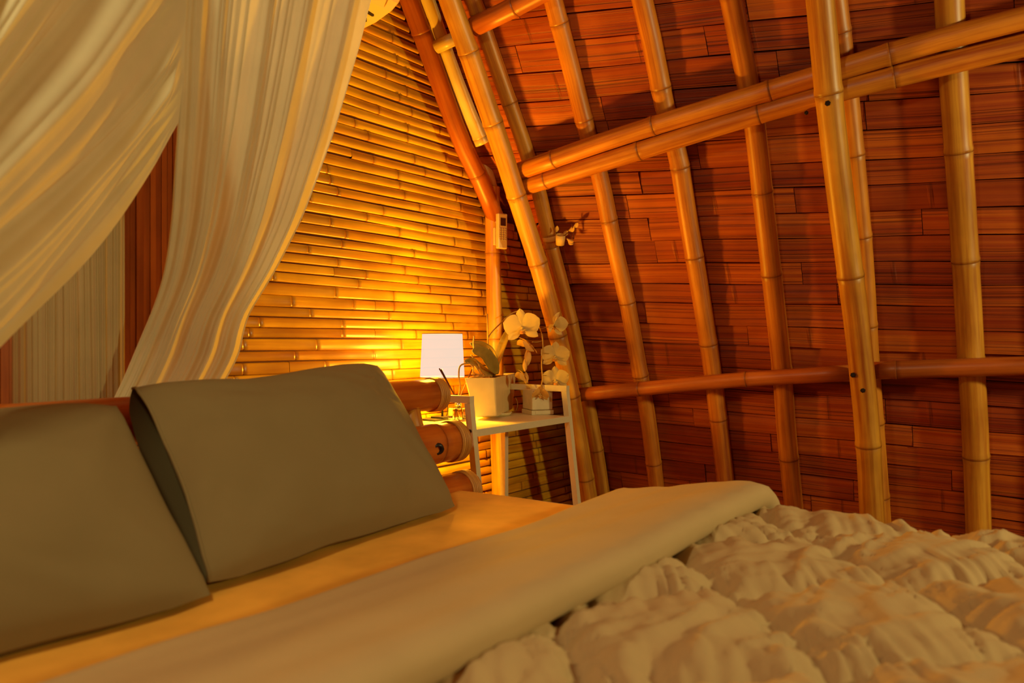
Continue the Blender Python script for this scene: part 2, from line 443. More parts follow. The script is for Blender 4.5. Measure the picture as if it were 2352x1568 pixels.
# ------------------------------------------------------------------ roof frame of bamboo poles
def cut_hole(parent, p, n, r, mat, depth=.006, name='bolt', seg=6):
    n = Vector(n).normalized(); V, Fc = lathe_data([(r, -.012), (r, depth * .6), (r * .72, depth), (.0005, depth)], p, seg, up=n)
    mesh(name, V, Fc, mat, parent, False)
RO = .036                                        # rafter layer
def rafter(pix, off, r, label, grp, mat='culm', name='bamboo_rafter', ext=True, **kw):
    P = [onS(x, y, off) for x, y in pix]
    up = (P[0] - P[1]) / (P[0].z - P[1].z); tp = []   # carry on upwards along the roof's curve, out of the picture
    for zt_ in (2.95, 2.95 - .5 * (2.95 - P[0].z)):
        q = P[0] + up * (zt_ - P[0].z); q.x = S0(q.y, q.z) - off; tp.append(q)
    if kw.get('nodes'):
        more = (tp[0] - tp[1]).length + (tp[1] - P[0]).length; kw['nodes'] = [.25, more - .2] + [more + q for q in kw['nodes']]
    P = tp + P
    if ext:                                      # carry on to the floor along the roof's curve
        a, b_ = P[-2], P[-1]; d = (b_ - a) / (b_.z - a.z)
        e = b_ + d * (.02 - b_.z); e.x = min(e.x, S(e.y, .02) - off); mid = b_.lerp(e, .5); mid.x = S(mid.y, mid.z) - off; P += [mid, e]
    o = culm(name, P, r, M[mat], **kw); tag(o, label, 'rafter', grp); return o, P
R1 = [(1058, -90), (1088, 0), (1119, 89), (1154, 190), (1205, 335), (1240, 450), (1265, 560), (1300, 690), (1325, 800), (1350, 920), (1375, 1060), (1385, 1130)]
R2 = [(1245, -90), (1270, 0), (1310, 150), (1350, 310), (1378, 405), (1410, 560), (1440, 690), (1465, 830), (1487, 950), (1508, 1120)]
R3 = [(1450, -100), (1475, 0), (1500, 110), (1530, 260), (1555, 345), (1580, 500), (1610, 680), (1635, 840), (1650, 960), (1670, 1140)]
R4 = [(1660, -100), (1680, 0), (1710, 150), (1720, 205), (1735, 300), (1755, 480), (1780, 700), (1797, 860), (1807, 1000), (1825, 1180)]
R5 = [(1905, -110), (1920, 0), (1935, 120), (1950, 240), (1980, 560), (1995, 800), (2010, 1000), (2025, 1200)]
R6 = [(2176, -120), (2180, 0), (2184, 70), (2190, 180), (2205, 400), (2220, 640), (2230, 820), (2240, 1000), (2248, 1235)]
G = 'slim bamboo rafters along the roof side'
rafter(R1, .032, .030, 'slim bamboo rafter against the roof planks carrying the little bamboo cup', G)
rafter(R2, .035, .033, 'slim bamboo rafter on the roof planks, next right of the one with the cup', G, 'culm_orange')
rafter(R3, .037, .035, 'slim bamboo rafter midway between the little bamboo cup and the bolted rafter pair', G, 'culm_orange')
rafter(R4, .038, .036, 'slim bamboo rafter just left of the bolted rafter pair', G, 'culm_orange')
rafter(R5, .036, .034, 'slim bamboo rafter half hidden behind the thick bolted rafter', G, 'culm_orange')
rafter(R6, .042, .041, 'stout yellowish bamboo rafter at the far right of the picture', G)
# out of view to the right the frame goes on at the same spacing
for k, Y in enumerate((.02, -.28, -.58, -.9, -1.2)):
    P = [Vector((S(Y, zz) - .04, Y, zz)) for zz in (.02, .6, 1.2, 1.8, 2.4, 2.9)]
    tag(culm('bamboo_rafter', P, .036, M['culm']), ('first', 'second', 'third', 'fourth', 'fifth')[k] + ' bamboo rafter past the right edge of the picture', 'rafter', 'rafters outside the picture')
# pole of the gable edge seen between brace and main rafter
rafter([(948, -80), (981, 0), (1016, 100), (1061, 220), (1091, 290), (1108, 330)], .06, .029, 'pale lit bamboo rafter between the dark diagonal brace and the front rafter', G, 'culm_lit', ext=False)
# main rafters on the inside of the purlins
R0 = [(1000, -90), (1032, 0), (1066, 90), (1100, 190), (1150, 335), (1193, 470), (1233, 595), (1268, 720), (1300, 850), (1328, 1000), (1350, 1130)]
o0, P0 = rafter(R0, .16, .038, 'thick front rafter with a bolt hole beside the gable wall, ending by the white shelf', 'thick inner rafters')
d = (CAM - onS(1183, 462, .19)).normalized(); cut_hole(o0, onS(1183, 462, .16) + d * .034, d, .009, M['hole'], .006, 'bolt', 10)
R5i = [(1872, -120), (1884, 0), (1905, 230), (1935, 490), (1965, 720), (1980, 860), (1993, 1000), (2004, 1200)]
o5, P5 = rafter(R5i, .185, .042, 'thick yellow bamboo rafter with three dark bolts crossing in front of the purlins', 'thick inner rafters', nodes=[.42, 1.02, 1.62, 1.98])
for px, py in ((1901, 237), (1959, 861), (1982, 896)):
    p = onS(px, py, .185); d = (CAM - p).normalized(); cut_hole(o5, p + d * .038, d, .009, M['bolt'], .009)

# purlins across the rafters
def purlin(pix, off, r, label, **kw):
    P = [onS(x, y, off) for x, y in pix]
    if P[-1].y < .4:                            # runs on past the picture
        d = (P[-1] - P[-2]) / (P[-1].y - P[-2].y); q = P[-1] + d * (-1.3 - P[-1].y); q.x = S0(q.y, q.z) - off; P.append(q)
    o = culm('bamboo_purlin', P, r, M[kw.pop('mat', 'culm_orange')], **kw); tag(o, label, 'purlin', 'purlins across the rafters'); return o
PU = 'long bamboo purlin, '
def line(a, b_, n=4, sag=0):
    return [(a[0] + (b_[0] - a[0]) * i / n, a[1] + (b_[1] - a[1]) * i / n + sag * math.sin(math.pi * i / n)) for i in range(n + 1)]
pa = purlin([(1195, 393), (1440, 308), (1780, 205), (2100, 108), (2352, 42), (2600, -25)], .107, .034, PU + 'upper one of the double pair running to the top right', gap=.42)
pb = purlin([(1207, 428), (1440, 355), (1780, 250), (2100, 165), (2352, 104), (2600, 44)], .107, .034, PU + 'lower one of the double pair under the upper right purlin', gap=.45)
pc = purlin([(1322, 907), (1500, 890), (1700, 872), (1955, 856)], .103, .029, 'reddish bamboo purlin low on the roof side, from the shelf to the bolted rafter', gap=.5, mat='culm_red')
pd = purlin([(2008, 851), (2180, 845), (2352, 840), (2600, 834)], .103, .031, 'reddish bamboo purlin piece low on the right, beyond the bolted rafter', gap=.5, mat='culm_red')
pe = purlin([(1088, 62), (1170, 22), (1300, -45), (1500, -140)], .11, .034, 'bamboo purlin end at the top, above the pale lit gable poles', gap=.5, mat='culm_red')
cut_hole(pb, onS(1852, 259, .107) + (CAM - onS(1852, 259, .107)).normalized() * .030, (CAM - onS(1852, 259, .107)), .007, M['bolt'], .004)
# post, diagonal brace and the short pieces round the joint at the gable wall
post_top = onY(1130, 430, 1.955); post_bot = onY(1147, 1110, 1.955)
pf = post_bot + (post_bot - post_top) * ((.0 - post_bot.z) / (post_bot.z - post_top.z))
pm = onY(1133, 620, 1.955)
P = [post_top, onY(1132, 520, 1.955), pm, onY(1138, 800, 1.955), post_bot, pf]
o = culm('bamboo_post', P, .032, M['culm'], nodes=[.27, .62, .98, 1.3]); tag(o, 'upright bamboo post against the gable wall behind the orchid, carrying the remote', 'post')
P = [onY(915, -70, 1.935), onY(941, 0, 1.935), onY(987, 125, 1.94), onY(1058, 320, 1.94), onY(1103, 415, 1.94), onY(1138, 500, 1.945)]
o = culm('bamboo_brace', P, .036, M['culm_red'], nodes=[.22, .78]); tag(o, 'dark reddish diagonal bamboo brace along the slanting edge of the gable wall', 'brace')
P = [onY(1094, 292, 1.985), onY(1108, 360, 1.98), onY(1128, 440, 1.97)]
o = culm('bamboo_stub', P, .031, M['culm_lit'], nodes=[.03]); tag(o, 'short pale lit bamboo stub wedged between the brace and the front rafter', 'bamboo stub')
P = [onS(1003, 108, .115), onS(1046, 88, .115)]
o = culm('bamboo_spacer', P, .024, M['culm_lit'], nodes=[]); tag(o, 'short bamboo spacer bridging two poles near the top of the gable', 'bamboo spacer')

# ------------------------------------------------------------------ little bamboo cup with dried flower on the rafter
c = onS(1287, 549, .075)
o = thing('bamboo_cup', c, 'small cut bamboo cup with a dried flower fixed to the slim rafter', 'cup')
ax = Vector((-.35, -.3, .85)).normalized()
V, Fc = lathe_data([(.0005, -.022), (.018, -.022), (.019, .018), (.016, .018), (.014, -.012), (.0005, -.012)], c, 18, up=ax); mesh('cup', V, Fc, M['cup'], o)
bp = onS(1266, 545, .036); V, Fc = lathe_data([(.0325, -.01), (.0345, -.008), (.0345, .008), (.0325, .01)], bp, 20, up=(onS(1256, 500, .032) - onS(1276, 590, .032))); mesh('collar', V, Fc, M['cup'], o)
def blob_petal(p, d, nrm, L, W, cup=.2):
    d = Vector(d).normalized(); nrm = Vector(nrm); nrm = (nrm - d * nrm.dot(d)).normalized(); s = d.cross(nrm)
    nu, nv = 8, 6; V = []
    for i in range(nu + 1):
        t = i / nu; wd = W * max(math.sin(math.pi * min(t * .93 + .07, 1)) ** .65, .02) * (.55 + .45 * min(t * 2, 1))
        for j in range(nv + 1):
            a = (j / nv - .5) * 2
            V.append(p + d * (L * t) + s * (wd * .5 * a) + nrm * (cup * L * (t * t * .5 - .35 * a * a * math.sin(math.pi * t)) + .02 * L * math.sin(9 * t + 4 * a)))
    Fc = [(i * (nv + 1) + j, (i + 1) * (nv + 1) + j, (i + 1) * (nv + 1) + j + 1, i * (nv + 1) + j + 1) for i in range(nu) for j in range(nv)]
    return V, Fc
for px, py, L, W, dd in ((1284, 530, .025, .016, (0, -.2, 1)), (1298, 538, .028, .02, (.3, -.6, .5)), (1308, 545, .034, .016, (.2, -.8, -.5)), (1312, 527, .03, .022, (.1, -.8, .3)), (1322, 520, .03, .018, (.1, -.9, .6)), (1311, 549, .028, .018, (.2, -.7, -.7))):
    V, Fc = blob_petal(onS(px - 6, py + 3, .07), dd, (-.8, -.5, .2), L, W, .5); mesh('dried_petal', V, Fc, M['petal_old'], o)
tube('twig', smooth_path([onS(1290, 548, .075), onS(1305, 535, .08), onS(1318, 548, .06), onS(1313, 513, .07)], 5), .0022, M['dark_stick'], o, 6)

# ------------------------------------------------------------------ air conditioner on the gable wall
prof = [(2.008, 2.062), (1.93, 2.072), (1.862, 2.092), (1.83, 2.112), (1.806, 2.145), (1.79, 2.19), (1.784, 2.26), (1.79, 2.33), (1.815, 2.365), (2.008, 2.37)]
x0, x1 = 1.12, 1.945
ac = thing('air_conditioner', (1.5, 2.008, 2.062), 'cream wall air conditioner high on the gable wall, half behind the curtain', 'air conditioner')
V = []; n = len(prof)
for x_, sc in ((x0, .93), (x0 + .012, 1), (x1 - .012, 1), (x1, .93)):
    cy, cz = 1.92, 2.22
    V += [(x_, cy + (y - cy) * sc, cz + (z_ - cz) * sc) for y, z_ in prof]
Fc = [(i * n + k, i * n + (k + 1) % n, (i + 1) * n + (k + 1) % n, (i + 1) * n + k) for i in range(3) for k in range(n)] + [tuple(range(n)), tuple(3 * n + k for k in range(n))[::-1]]
mesh('body', V, [f[::-1] for f in Fc], M['ivory'], ac, False)
V, Fc = box_data((x0 + .06, 1.928, 2.060), (x1 - .055, 1.94, 2.074)); mesh('outlet_slot', V, Fc, M['black'], ac, False)

tube('panel_seam', smooth_path([onZ(857, 35, 2.083), onZ(872, 26, 2.089), onZ(885, 12, 2.098), onZ(893, -4, 2.11)], 5), .0012, M['lip'], ac, 6)
a_, b_ = onZ(838, 24, 2.078), onZ(857, 35, 2.078); mesh('slot', *bar_data(a_, b_, .008, .008, (0, 0, 1)), M['black'], ac, False)

# ------------------------------------------------------------------ remote control on the post
rc = onY(1152, 531, 1.875)
o = thing('remote_control', rc, 'ivory air conditioner remote hanging upright on the bamboo post', 'remote control')
d = (CAM - rc); d.z = 0; d.normalize()
fn = (d + Vector((0.55, -.35, 0))).normalized(); sd = fn.cross(Vector((0, 0, 1))).normalized()   # face turned to the right
def rbox(cx, cz, cn, w_, h_, t_, bev):
    V, Fc = box_data((-w_ / 2, -t_ / 2, -h_ / 2), (w_ / 2, t_ / 2, h_ / 2), bev)
    return [rc + sd * -(v[0] + cx) + fn * (-v[1] + cn) + Vector((0, 0, v[2] + cz)) for v in map(Vector, V)], Fc
V, Fc = rbox(0, 0, 0, .046, .140, .020, .0045); mesh('body', V, Fc, M['ivory'], o, False)
V, Fc = rbox(0, .036, .0102, .026, .031, .001, 0); mesh('screen', V, Fc, M['screen'], o, False)
for r_ in range(6):
    for q in range(3):
        V, Fc = rbox(-.0125 + q * .0125, .008 - r_ * .0085, .0105, .0075, .0042, .0015, .0006); mesh('button', V, Fc, M['button'], o, False)
V, Fc = rbox(0, -.02, -.0165, .054, .07, .012, .003)
hb = mesh('remote_holder', V, Fc, M['ivory'], None, False, loc=rc); tag(hb, 'ivory wall holder clipped to the bamboo post behind the remote', 'remote holder')

# ------------------------------------------------------------------ white ladder shelf
SZ = CAMZ - .278                                  # shelf top
xl, xr, yf, yb = 1.992, 2.575, 1.565, 1.86
sh = thing('ladder_shelf', (2.3, 1.72, 0), 'white metal ladder shelf beside the headboard holding lamp and orchid', 'shelf')
topz = CAMZ - .182
def bar(name, a, b_, w_=.022, t_=.022, side=(1, 0, 0)): return mesh(name, *bar_data(a, b_, w_, t_, side), M['white'], sh, False)
for X, tz in ((xl, CAMZ - .184), (xr, CAMZ - .177)):
    s = -1 if X == xl else 1
    fy = lambda z_: yf - .0 + (SZ - z_) * -.16      # front leg leans forward towards the floor
    bar('leg', (X - .0, yf + (SZ - 0) * -.12 , 0), (X, yf + (tz - SZ) * .12, tz - .011))
    bar('leg', (X, yb, 0), (X, yb, tz - .011))
    bar('top_rail', (X, yf + (tz - SZ) * .12 - .011, tz), (X, yb + .011, tz), .022, .022)
bar('shelf_rail', (xl, yf, SZ - .012), (xr, yf, SZ - .012), .022, .022, (0, 1, 0))
bar('shelf_rail', (xl, yb, SZ - .012), (xr, yb, SZ - .012), .022, .022, (0, 1, 0))
V, Fc = box_data((xl + .011, yf - .01, SZ - .012), (xr - .011, yb + .01, SZ), .002); mesh('shelf_board', V, Fc, M['white'], sh, False)
V, Fc = box_data((xl + .011, yf - .04, .38), (xr - .011, yb + .01, .392), .002); mesh('shelf_board', V, Fc, M['white'], sh, False)
p = onX(1080, 990, xl - .011); V, Fc = lathe_data([(.006, 0), (.006, .003), (.0005, .004)], p, 8, up=(-1, 0, 0)); mesh('screw', V, Fc, M['bolt'], sh, False)

# ------------------------------------------------------------------ table lamp
lb = onZ(1011, 963, SZ); LX, LY = lb.x, lb.y
t_l = (LX * CY + LY * SY)
zt = CAMZ + (784 - 766) / F * t_l; zb = CAMZ + (784 - 866) / F * t_l
scx = t_l / F
ctr = CAM + D(1016, 784) * t_l
lamp_o = thing('table_lamp', (ctr.x, ctr.y, SZ), 'small lit table lamp with a cream drum shade on the white shelf', 'lamp')
rb, rt = 50.5 * scx, 46 * scx
V, Fc = lathe_data([(rb, zb - SZ), (rb + .0005, zb - SZ + .004), (rt, zt - SZ)], (ctr.x, ctr.y, SZ), 40); mesh('shade', V, Fc, M['shade'], lamp_o)
for z_, r_ in ((zb, rb), (zt, rt)):
    V, Fc = lathe_data([(r_ + .0008, z_ - SZ - .0015), (r_ + .0008, z_ - SZ + .0015), (r_ - .002, z_ - SZ + .0015), (r_ - .002, z_ - SZ - .0015), (r_ + .0008, z_ - SZ - .0015)], (ctr.x, ctr.y, SZ), 40); mesh('shade_rim', V, Fc, M['boxw'], lamp_o)
V, Fc = lathe_data([(.012, zt - SZ - .006), (rt - .001, zt - SZ - .006)], (ctr.x, ctr.y, SZ), 40); mesh('diffuser', V, Fc, M['diffuser'], lamp_o)  # disc added in the shade's top to weaken the upward light
V, Fc = lathe_data([(.0005, .012), (.004, .012), (.004, zb - SZ + .03), (.0005, zb - SZ + .03)], (ctr.x, ctr.y, SZ), 10); mesh('stem', V, Fc, M['black'], lamp_o)
V, Fc = box_data((ctr.x - .03, ctr.y - .03, SZ), (ctr.x + .03, ctr.y + .03, SZ + .012), .003); mesh('base', V, Fc, M['black'], lamp_o, False)
tube('cord', smooth_path([Vector((ctr.x + .004, ctr.y + .01, zb + .03)), Vector((ctr.x + .022, ctr.y + .004, zb - .05)), Vector((ctr.x + .030, ctr.y, SZ + .03)), Vector((ctr.x + .034, ctr.y + .02, SZ + .004)), Vector((ctr.x + .02, ctr.y + .06, SZ + .004))], 6), .0018, M['black'], lamp_o, 6)
lamp('table_lamp_bulb', (ctr.x, ctr.y, zb + .075), 176, (1.0, .50, .02), .035, 'Linear')

# ------------------------------------------------------------------ reed diffuser
dc = onZ(1052, 966, SZ); k = (dc.x * CY + dc.y * SY) / F
df = thing('reed_diffuser', dc, 'small glass reed diffuser with dark sticks behind the shelf leg', 'diffuser')
rr = 16 * k
V, Fc = box_data((dc.x - rr, dc.y - rr, SZ), (dc.x + rr, dc.y + rr, SZ + 30 * k), .004); mesh('bottle', V, Fc, M['glass'], df, False)
V, Fc = lathe_data([(.0005, 30 * k), (7.5 * k, 30 * k), (7.5 * k, 44 * k), (3 * k, 44 * k), (3 * k, 36 * k)], dc, 18); mesh('collar', V, Fc, M['steel'], df)
for px, py in ((1009, 846), (1013, 848), (1084, 848)):
    e = onY(px, py, dc.y + .01); tube('reed', [dc + Vector((rr * .5 * (1 if px < 1030 else -1), 0, .004)), dc + Vector((0, 0, 44 * k)), e], .0022, M['dark_stick'], df, 6)

# ------------------------------------------------------------------ white box at the shelf's right end
bc0 = onZ(1222, 953, SZ); k = (bc0.x * CY + bc0.y * SY) / F
o = thing('storage_box', (bc0.x + .05, bc0.y + .05, SZ), 'white box with a lower drawer line at the right end of the shelf', 'box')
bx0, by0 = bc0.x - .0, bc0.y
bw, bd, bh = .085, .10, 58 * k
def rot2(x_, y_, a): return (bx0 + x_ * math.cos(a) - y_ * math.sin(a), by0 + x_ * math.sin(a) + y_ * math.cos(a))
def rotbox(x0_, y0_, z0_, x1_, y1_, z1_, bev, ang=-.6):
    V, Fc = box_data((x0_, y0_, z0_), (x1_, y1_, z1_), bev); return [Vector((*rot2(v[0], v[1], ang), v[2])) for v in map(Vector, V)], Fc
V, Fc = rotbox(0, 0, SZ + .018, bw, bd, SZ + bh, .004); mesh('body', V, Fc, M['boxw'], o, False)
V, Fc = rotbox(-.003, -.004, SZ, bw + .003, bd, SZ + .0168, .002); mesh('base', V, Fc, M['boxw'], o, False)
V, Fc = rotbox(.012, -.0058, SZ + .003, bw - .012, -.002, SZ + .014, .001); mesh('drawer_front', V, Fc, M['boxw'], o, False)
# flat dark gadget and slip of paper by the lamp
pz = onZ(992, 965, SZ); V, Fc = box_data((pz.x - .03, pz.y - .04, SZ), (pz.x + .035, pz.y + .04, SZ + .006), .002)
tag(mesh('phone', V, Fc, M['black'], None, False, loc=(pz.x, pz.y, SZ)), 'flat dark phone lying by the lamp, mostly behind the headboard', 'phone')

# ------------------------------------------------------------------ orchid in its square pot
pc_ = onZ(1141, 957, SZ + .008); k = (pc_.x * CY + pc_.y * SY) / F
cx_, cy_ = pc_.x + .040, pc_.y + .030
orch = thing('potted_orchid', (cx_, cy_, SZ), 'white moth orchid in a square cream ceramic pot on the shelf', 'potted orchid')
TP = [onY(1067, 868, pc_.y + .012), pc_ * 1, None, None]
zt_ = CAMZ + (784 - 866) / F * (pc_.x * CY + pc_.y * SY)
topf = onY(1137, 868, pc_.y - .012); topz_ = topf.z
rgt = onZ(1186, 856, topz_); lft = onZ(1066, 869, topz_)
back = lft + rgt - topf
bf = onZ(1141, 957, SZ + .010); br_ = onZ(1172, 950, SZ + .010); bl_ = onZ(1091, 958, SZ + .010)
# keep the footprint square-ish
def fix(f, l, r):
    c_ = (l + r) / 2; return [f, r, c_ * 2 - f, l]
T4 = fix(topf, lft, rgt); Tc0 = sum(T4, Vector()) / 4; bc_ = bf - (T4[0] - Tc0) * .74; bc_.z = bf.z
B4 = [Vector((bc_.x + (q.x - Tc0.x) * .74, bc_.y + (q.y - Tc0.y) * .74, bf.z)) for q in T4]
def ring4(Q, s, dz=0, n=5):
    c_ = sum(Q, Vector()) / 4; Q = [c_ + (q - c_) * s + Vector((0, 0, dz)) for q in Q]; out = []
    for i in range(4):
        a, b_ = Q[i], Q[(i + 1) % 4]; pr = Q[i - 1]
        out.append(a.lerp(pr, .05)); out.append(a.lerp((pr + b_) / 2, .02)); out.append(a.lerp(b_, .05))
    return out
rings = [ring4(B4, .96), ring4(B4, 1, .004), ring4(T4, 1), ring4(T4, .93), ring4(T4, .88, -.025)]
V = sum(rings, []); n = 12
Fc = [(i * n + q, i * n + (q + 1) % n, (i + 1) * n + (q + 1) % n, (i + 1) * n + q) for i in range(len(rings) - 1) for q in range(n)]
Fc.append(tuple(range(n)))
mesh('pot', V, Fc, M['pot'], orch, False)
Tc = sum(T4, Vector()) / 4; Bc = sum(B4, Vector()) / 4
V = ring4(T4, .93, -.007); mesh('potting_bark', [v for v in V], [tuple(range(12))], M['bark'], orch, False)
for q in range(16):
    a = random.uniform(0, 6.28); rr_ = random.uniform(.005, .045); p = Tc + Vector((math.cos(a) * rr_, math.sin(a) * rr_, -.006))
    V, Fc = box_data(p - Vector((.009, .005, .004)), p + Vector((.009, .005, .006)), .002); mesh('bark_chip', V, Fc, M['bark'], orch, False)
sau = mesh('pot_saucer', *lathe_data([(.0005, 0), (.056, 0), (.066, .012), (.063, .0135), (.054, .004), (.0005, .004)], (Bc.x, Bc.y, SZ), 32), M['pot'], None, True, loc=(Bc.x, Bc.y, SZ))
tag(sau, 'round cream saucer under the orchid pot', 'saucer')
oy = Tc.y
def leaf(pix, ys, W, tw, fold=.25):
    P = smooth_path([onY(x_, y_, yy) for (x_, y_), yy in zip(pix, ys)], 6); n_ = len(P); T, Ns = frame_sweep(P); V = []; m_ = 8
    for i, p in enumerate(P):
        t = i / (n_ - 1); wd = W * (max(math.sin(math.pi * (t * .86 + .1)), .0) ** .6) * (1 if t < .98 else .4)
        side = (T[i].cross((CAM - p).normalized())).normalized(); nn = side.cross(T[i]).normalized()
        side = (side * math.cos(tw) + nn * math.sin(tw)); nn = side.cross(T[i]).normalized()
        for j in range(m_ + 1):
            a = (j / m_ - .5) * 2; V.append(p + side * (a * wd / 2) + nn * (abs(a) * wd * fold))
    Fc = [(i * (m_ + 1) + j, (i + 1) * (m_ + 1) + j, (i + 1) * (m_ + 1) + j + 1, i * (m_ + 1) + j + 1) for i in range(n_ - 1) for j in range(m_)]
    o = mesh('leaf', V, Fc, M['leaf'], orch); md = o.modifiers.new('s', 'SOLIDIFY'); md.thickness = .0016
leaf([(1136, 858), (1143, 825), (1160, 780), (1172, 752)], [oy, oy + .01, oy + .02, oy + .03], .036, .35)
leaf([(1137, 860), (1130, 835), (1110, 812), (1084, 806)], [oy - .005, oy - .02, oy - .035, oy - .05], .052, -.3, .12)
leaf([(1138, 858), (1128, 812), (1105, 793), (1079, 787)], [oy, oy + .005, oy, oy - .01], .040, .2)
leaf([(1134, 860), (1112, 846), (1085, 826), (1066, 828)], [oy - .01, oy - .03, oy - .05, oy - .06], .030, .6, .3)
def pxp(L): return [onY(x_, y_, oy + dy) for x_, y_, dy in L]
for L, r_ in (([(1128, 862, -.02), (1110, 858, -.05), (1098, 845, -.055), (1085, 836, -.06), (1068, 835, -.06), (1056, 842, -.07), (1054, 865, -.075), (1057, 890, -.075), (1052, 915, -.07)], .0030),
              ([(1124, 862, -.02), (1105, 862, -.06), (1088, 855, -.06), (1086, 842, -.06), (1074, 832, -.06), (1065, 830, -.05)], .0026),
              ([(1118, 864, -.04), (1104, 850, -.06), (1100, 838, -.06), (1090, 825, -.05), (1082, 815, -.05)], .0024),
              ([(1130, 864, -.04), (1112, 864, -.065), (1095, 866, -.065), (1084, 858, -.06)], .0026),
              ([(1090, 840, -.05), (1099, 852, -.06), (1108, 862, -.06), (1122, 866, -.05)], .0022),
              ([(1176, 945, -.03), (1186, 942, -.035), (1189, 925, -.035), (1184, 913, -.02)], .0018)):
    tube('root', smooth_path(pxp(L), 6), r_, M['root'], orch, 7)
st1 = [(1124, 862, 0), (1121, 800, 0), (1120, 760, 0), (1119, 720, .0)]
tube('stake', pxp(st1), .0032, M['root'], orch, 8)
tube('flower_stem', smooth_path(pxp([(1130, 862, 0), (1122, 800, -.003), (1123, 772, 0), (1150, 742, .02), (1178, 718, .03), (1200, 718, .0), (1232, 742, -.08), (1244, 765, -.13), (1247, 800, -.15), (1244, 835, -.16), (1246, 868, -.16), (1243, 886, -.16)]), 7), .0026, M['root'], orch, 8)
tube('flower_stem', smooth_path(pxp([(1090, 808, -.03), (1087, 790, -.03), (1089, 771, -.03)]), 5), .0030, M['root'], orch, 7)
for L in ([(1240, 756, -.12), (1262, 750, -.15), (1270, 755, -.155)], [(1247, 782, -.14), (1236, 785, -.13), (1222, 785, -.12)], [(1245, 810, -.155), (1262, 812, -.16)], [(1245, 862, -.16), (1262, 862, -.165)], [(1243, 884, -.16), (1252, 890, -.16), (1256, 897, -.16)], [(1243, 884, -.16), (1240, 896, -.16)]):
    tube('flower_stalk', smooth_path(pxp(L), 4), .0015, M['root'], orch, 6)
rf = random.Random(5)
def flower(px, py, size, face, roll=0, dy=-.03, old=False, fold=0., label=None):
    """size = width over the two broad petals in pixels; face = direction it looks"""
    p = onY(px, py, oy + dy); k_ = (p.x * CY + p.y * SY) / F; R_ = size * k_ / 2
    n_ = Vector(face).normalized(); up = Vector((0, 0, 1)); up = (up - n_ * up.dot(n_)).normalized(); rt_ = up.cross(n_).normalized()
    c_, s_ = math.cos(roll), math.sin(roll); up, rt_ = up * c_ + rt_ * s_, rt_ * c_ - up * s_
    mat = M['petal_old'] if old else M['petal']
    f0 = None
    specs = [('sepal', 90, 1.02, .62, -.02), ('sepal', 215, .98, .56, -.02), ('sepal', 325, .98, .56, -.02), ('petal', 158, 1.05, 1.18, .03), ('petal', 22, 1.05, 1.18, .03)]
    root = None
    # column in the middle carries the petals
    V, Fc = lathe_data([(.0004, .12 * R_ + .004), (R_ * .06, .10 * R_ + .004), (R_ * .09, .0), (.0004, -.004)], p, 10, up=n_ - up * .3)
    root = mesh('flower', V, Fc, mat, orch)
    for nm, ang, L_, W_, z_ in specs:
        a = math.radians(ang); d_ = rt_ * math.cos(a) + up * math.sin(a)
        d_ = (d_ + n_ * (fold if nm == 'petal' else -.1 + .4 * fold)).normalized()
        V, Fc = blob_petal(p + n_ * (z_ * R_ * .4) + d_ * (R_ * .03), d_, n_, R_ * L_, R_ * W_, .16 + .1 * rf.random()); mesh(nm, V, Fc, mat, root)
    for a_, L_, W_ in ((-90, .50, .34), (-150, .32, .28), (-30, .32, .28)):
        a = math.radians(a_); d_ = (rt_ * math.cos(a) * .7 + up * math.sin(a) * .8 + n_ * .8).normalized()
        V, Fc = blob_petal(p + n_ * (.06 * R_) - up * .05 * R_, d_, up + n_ * .4, R_ * L_, R_ * W_, .6); mesh('lip', V, Fc, M['lip'] if a_ == -90 else mat, root)
    return root
tc_ = (-.80, -.56, 0)
flower(1199, 752, 84, (-.78, -.60, -.12), -.12, -.09)
flower(1216, 790, 60, (-.35, .35, -.55), .35, -.10, True, .5)
flower(1272, 746, 62, (-.1, -.95, -.1), .15, -.17, False, .75)
flower(1275, 818, 66, (-.86, -.5, -.1), .05, -.18)
flower(1276, 872, 62, (-.84, -.52, -.2), -.05, -.19)
flower(1205, 862, 44, (-.7, .5, -.6), .2, -.11, True, .85)
flower(1241, 903, 46, (-.75, -.5, -.5), .1, -.17, True, .55)
for px, py, L_, W_, dd in ((1213, 812, .07, .028, (-.02, .02, -1)), (1205, 838, .05, .018, (.05, 0, -1)), (1208, 868, .045, .022, (0, 0, -1)), (1284, 766, .03, .014, (-.1, 0, -1))):
    V, Fc = blob_petal(onY(px, py - 14, oy - .11), dd, (-.8, -.56, 0), L_, W_, .3); mesh('wilted_petal', V, Fc, M['petal_old'], orch)

# ------------------------------------------------------------------ bed with bamboo headboard
BZ = CAMZ - .40
bed = thing('bed', (.85, .4, 0), 'bamboo bed with thick bamboo poles bound with rattan as headboard', 'bed')
def pole(px_end, py, Y, r, nodes):
    e = onY(px_end, py, Y); P = [Vector((-.16, Y, e.z)), Vector((.8, Y, e.z)), e]
    o = culm('headboard_pole', P, r, M['headboard'], bed, nodes=nodes, seg=24, ridge=.035)
    for sx in (1, -1):
        c_ = e if sx == 1 else P[0]
        for q in range(6):
            x_ = c_.x - sx * (.008 + q * .0065); V, Fc, uv, at = [], [], [], []
            ringp = [Vector((x_ + .0015 * math.sin(2 * a_ + q), Y + math.cos(a_) * (r + .0012), e.z + math.sin(a_) * (r + .0012))) for a_ in [2 * math.pi * i_ / 28 for i_ in range(29)]]
            V, Fc, uv, at = tube_data(ringp, .0036, 6, False); mesh('rattan_binding', V, Fc, M['rattan'], o, True, uv, at)
    return o, e
h1, e1 = pole(1008, 905, 1.57, .047, [.3, .78, 1.2, 1.63])
h2, e2 = pole(1050, 1011, 1.51, .057, [.2, .75, 1.3, 1.90])
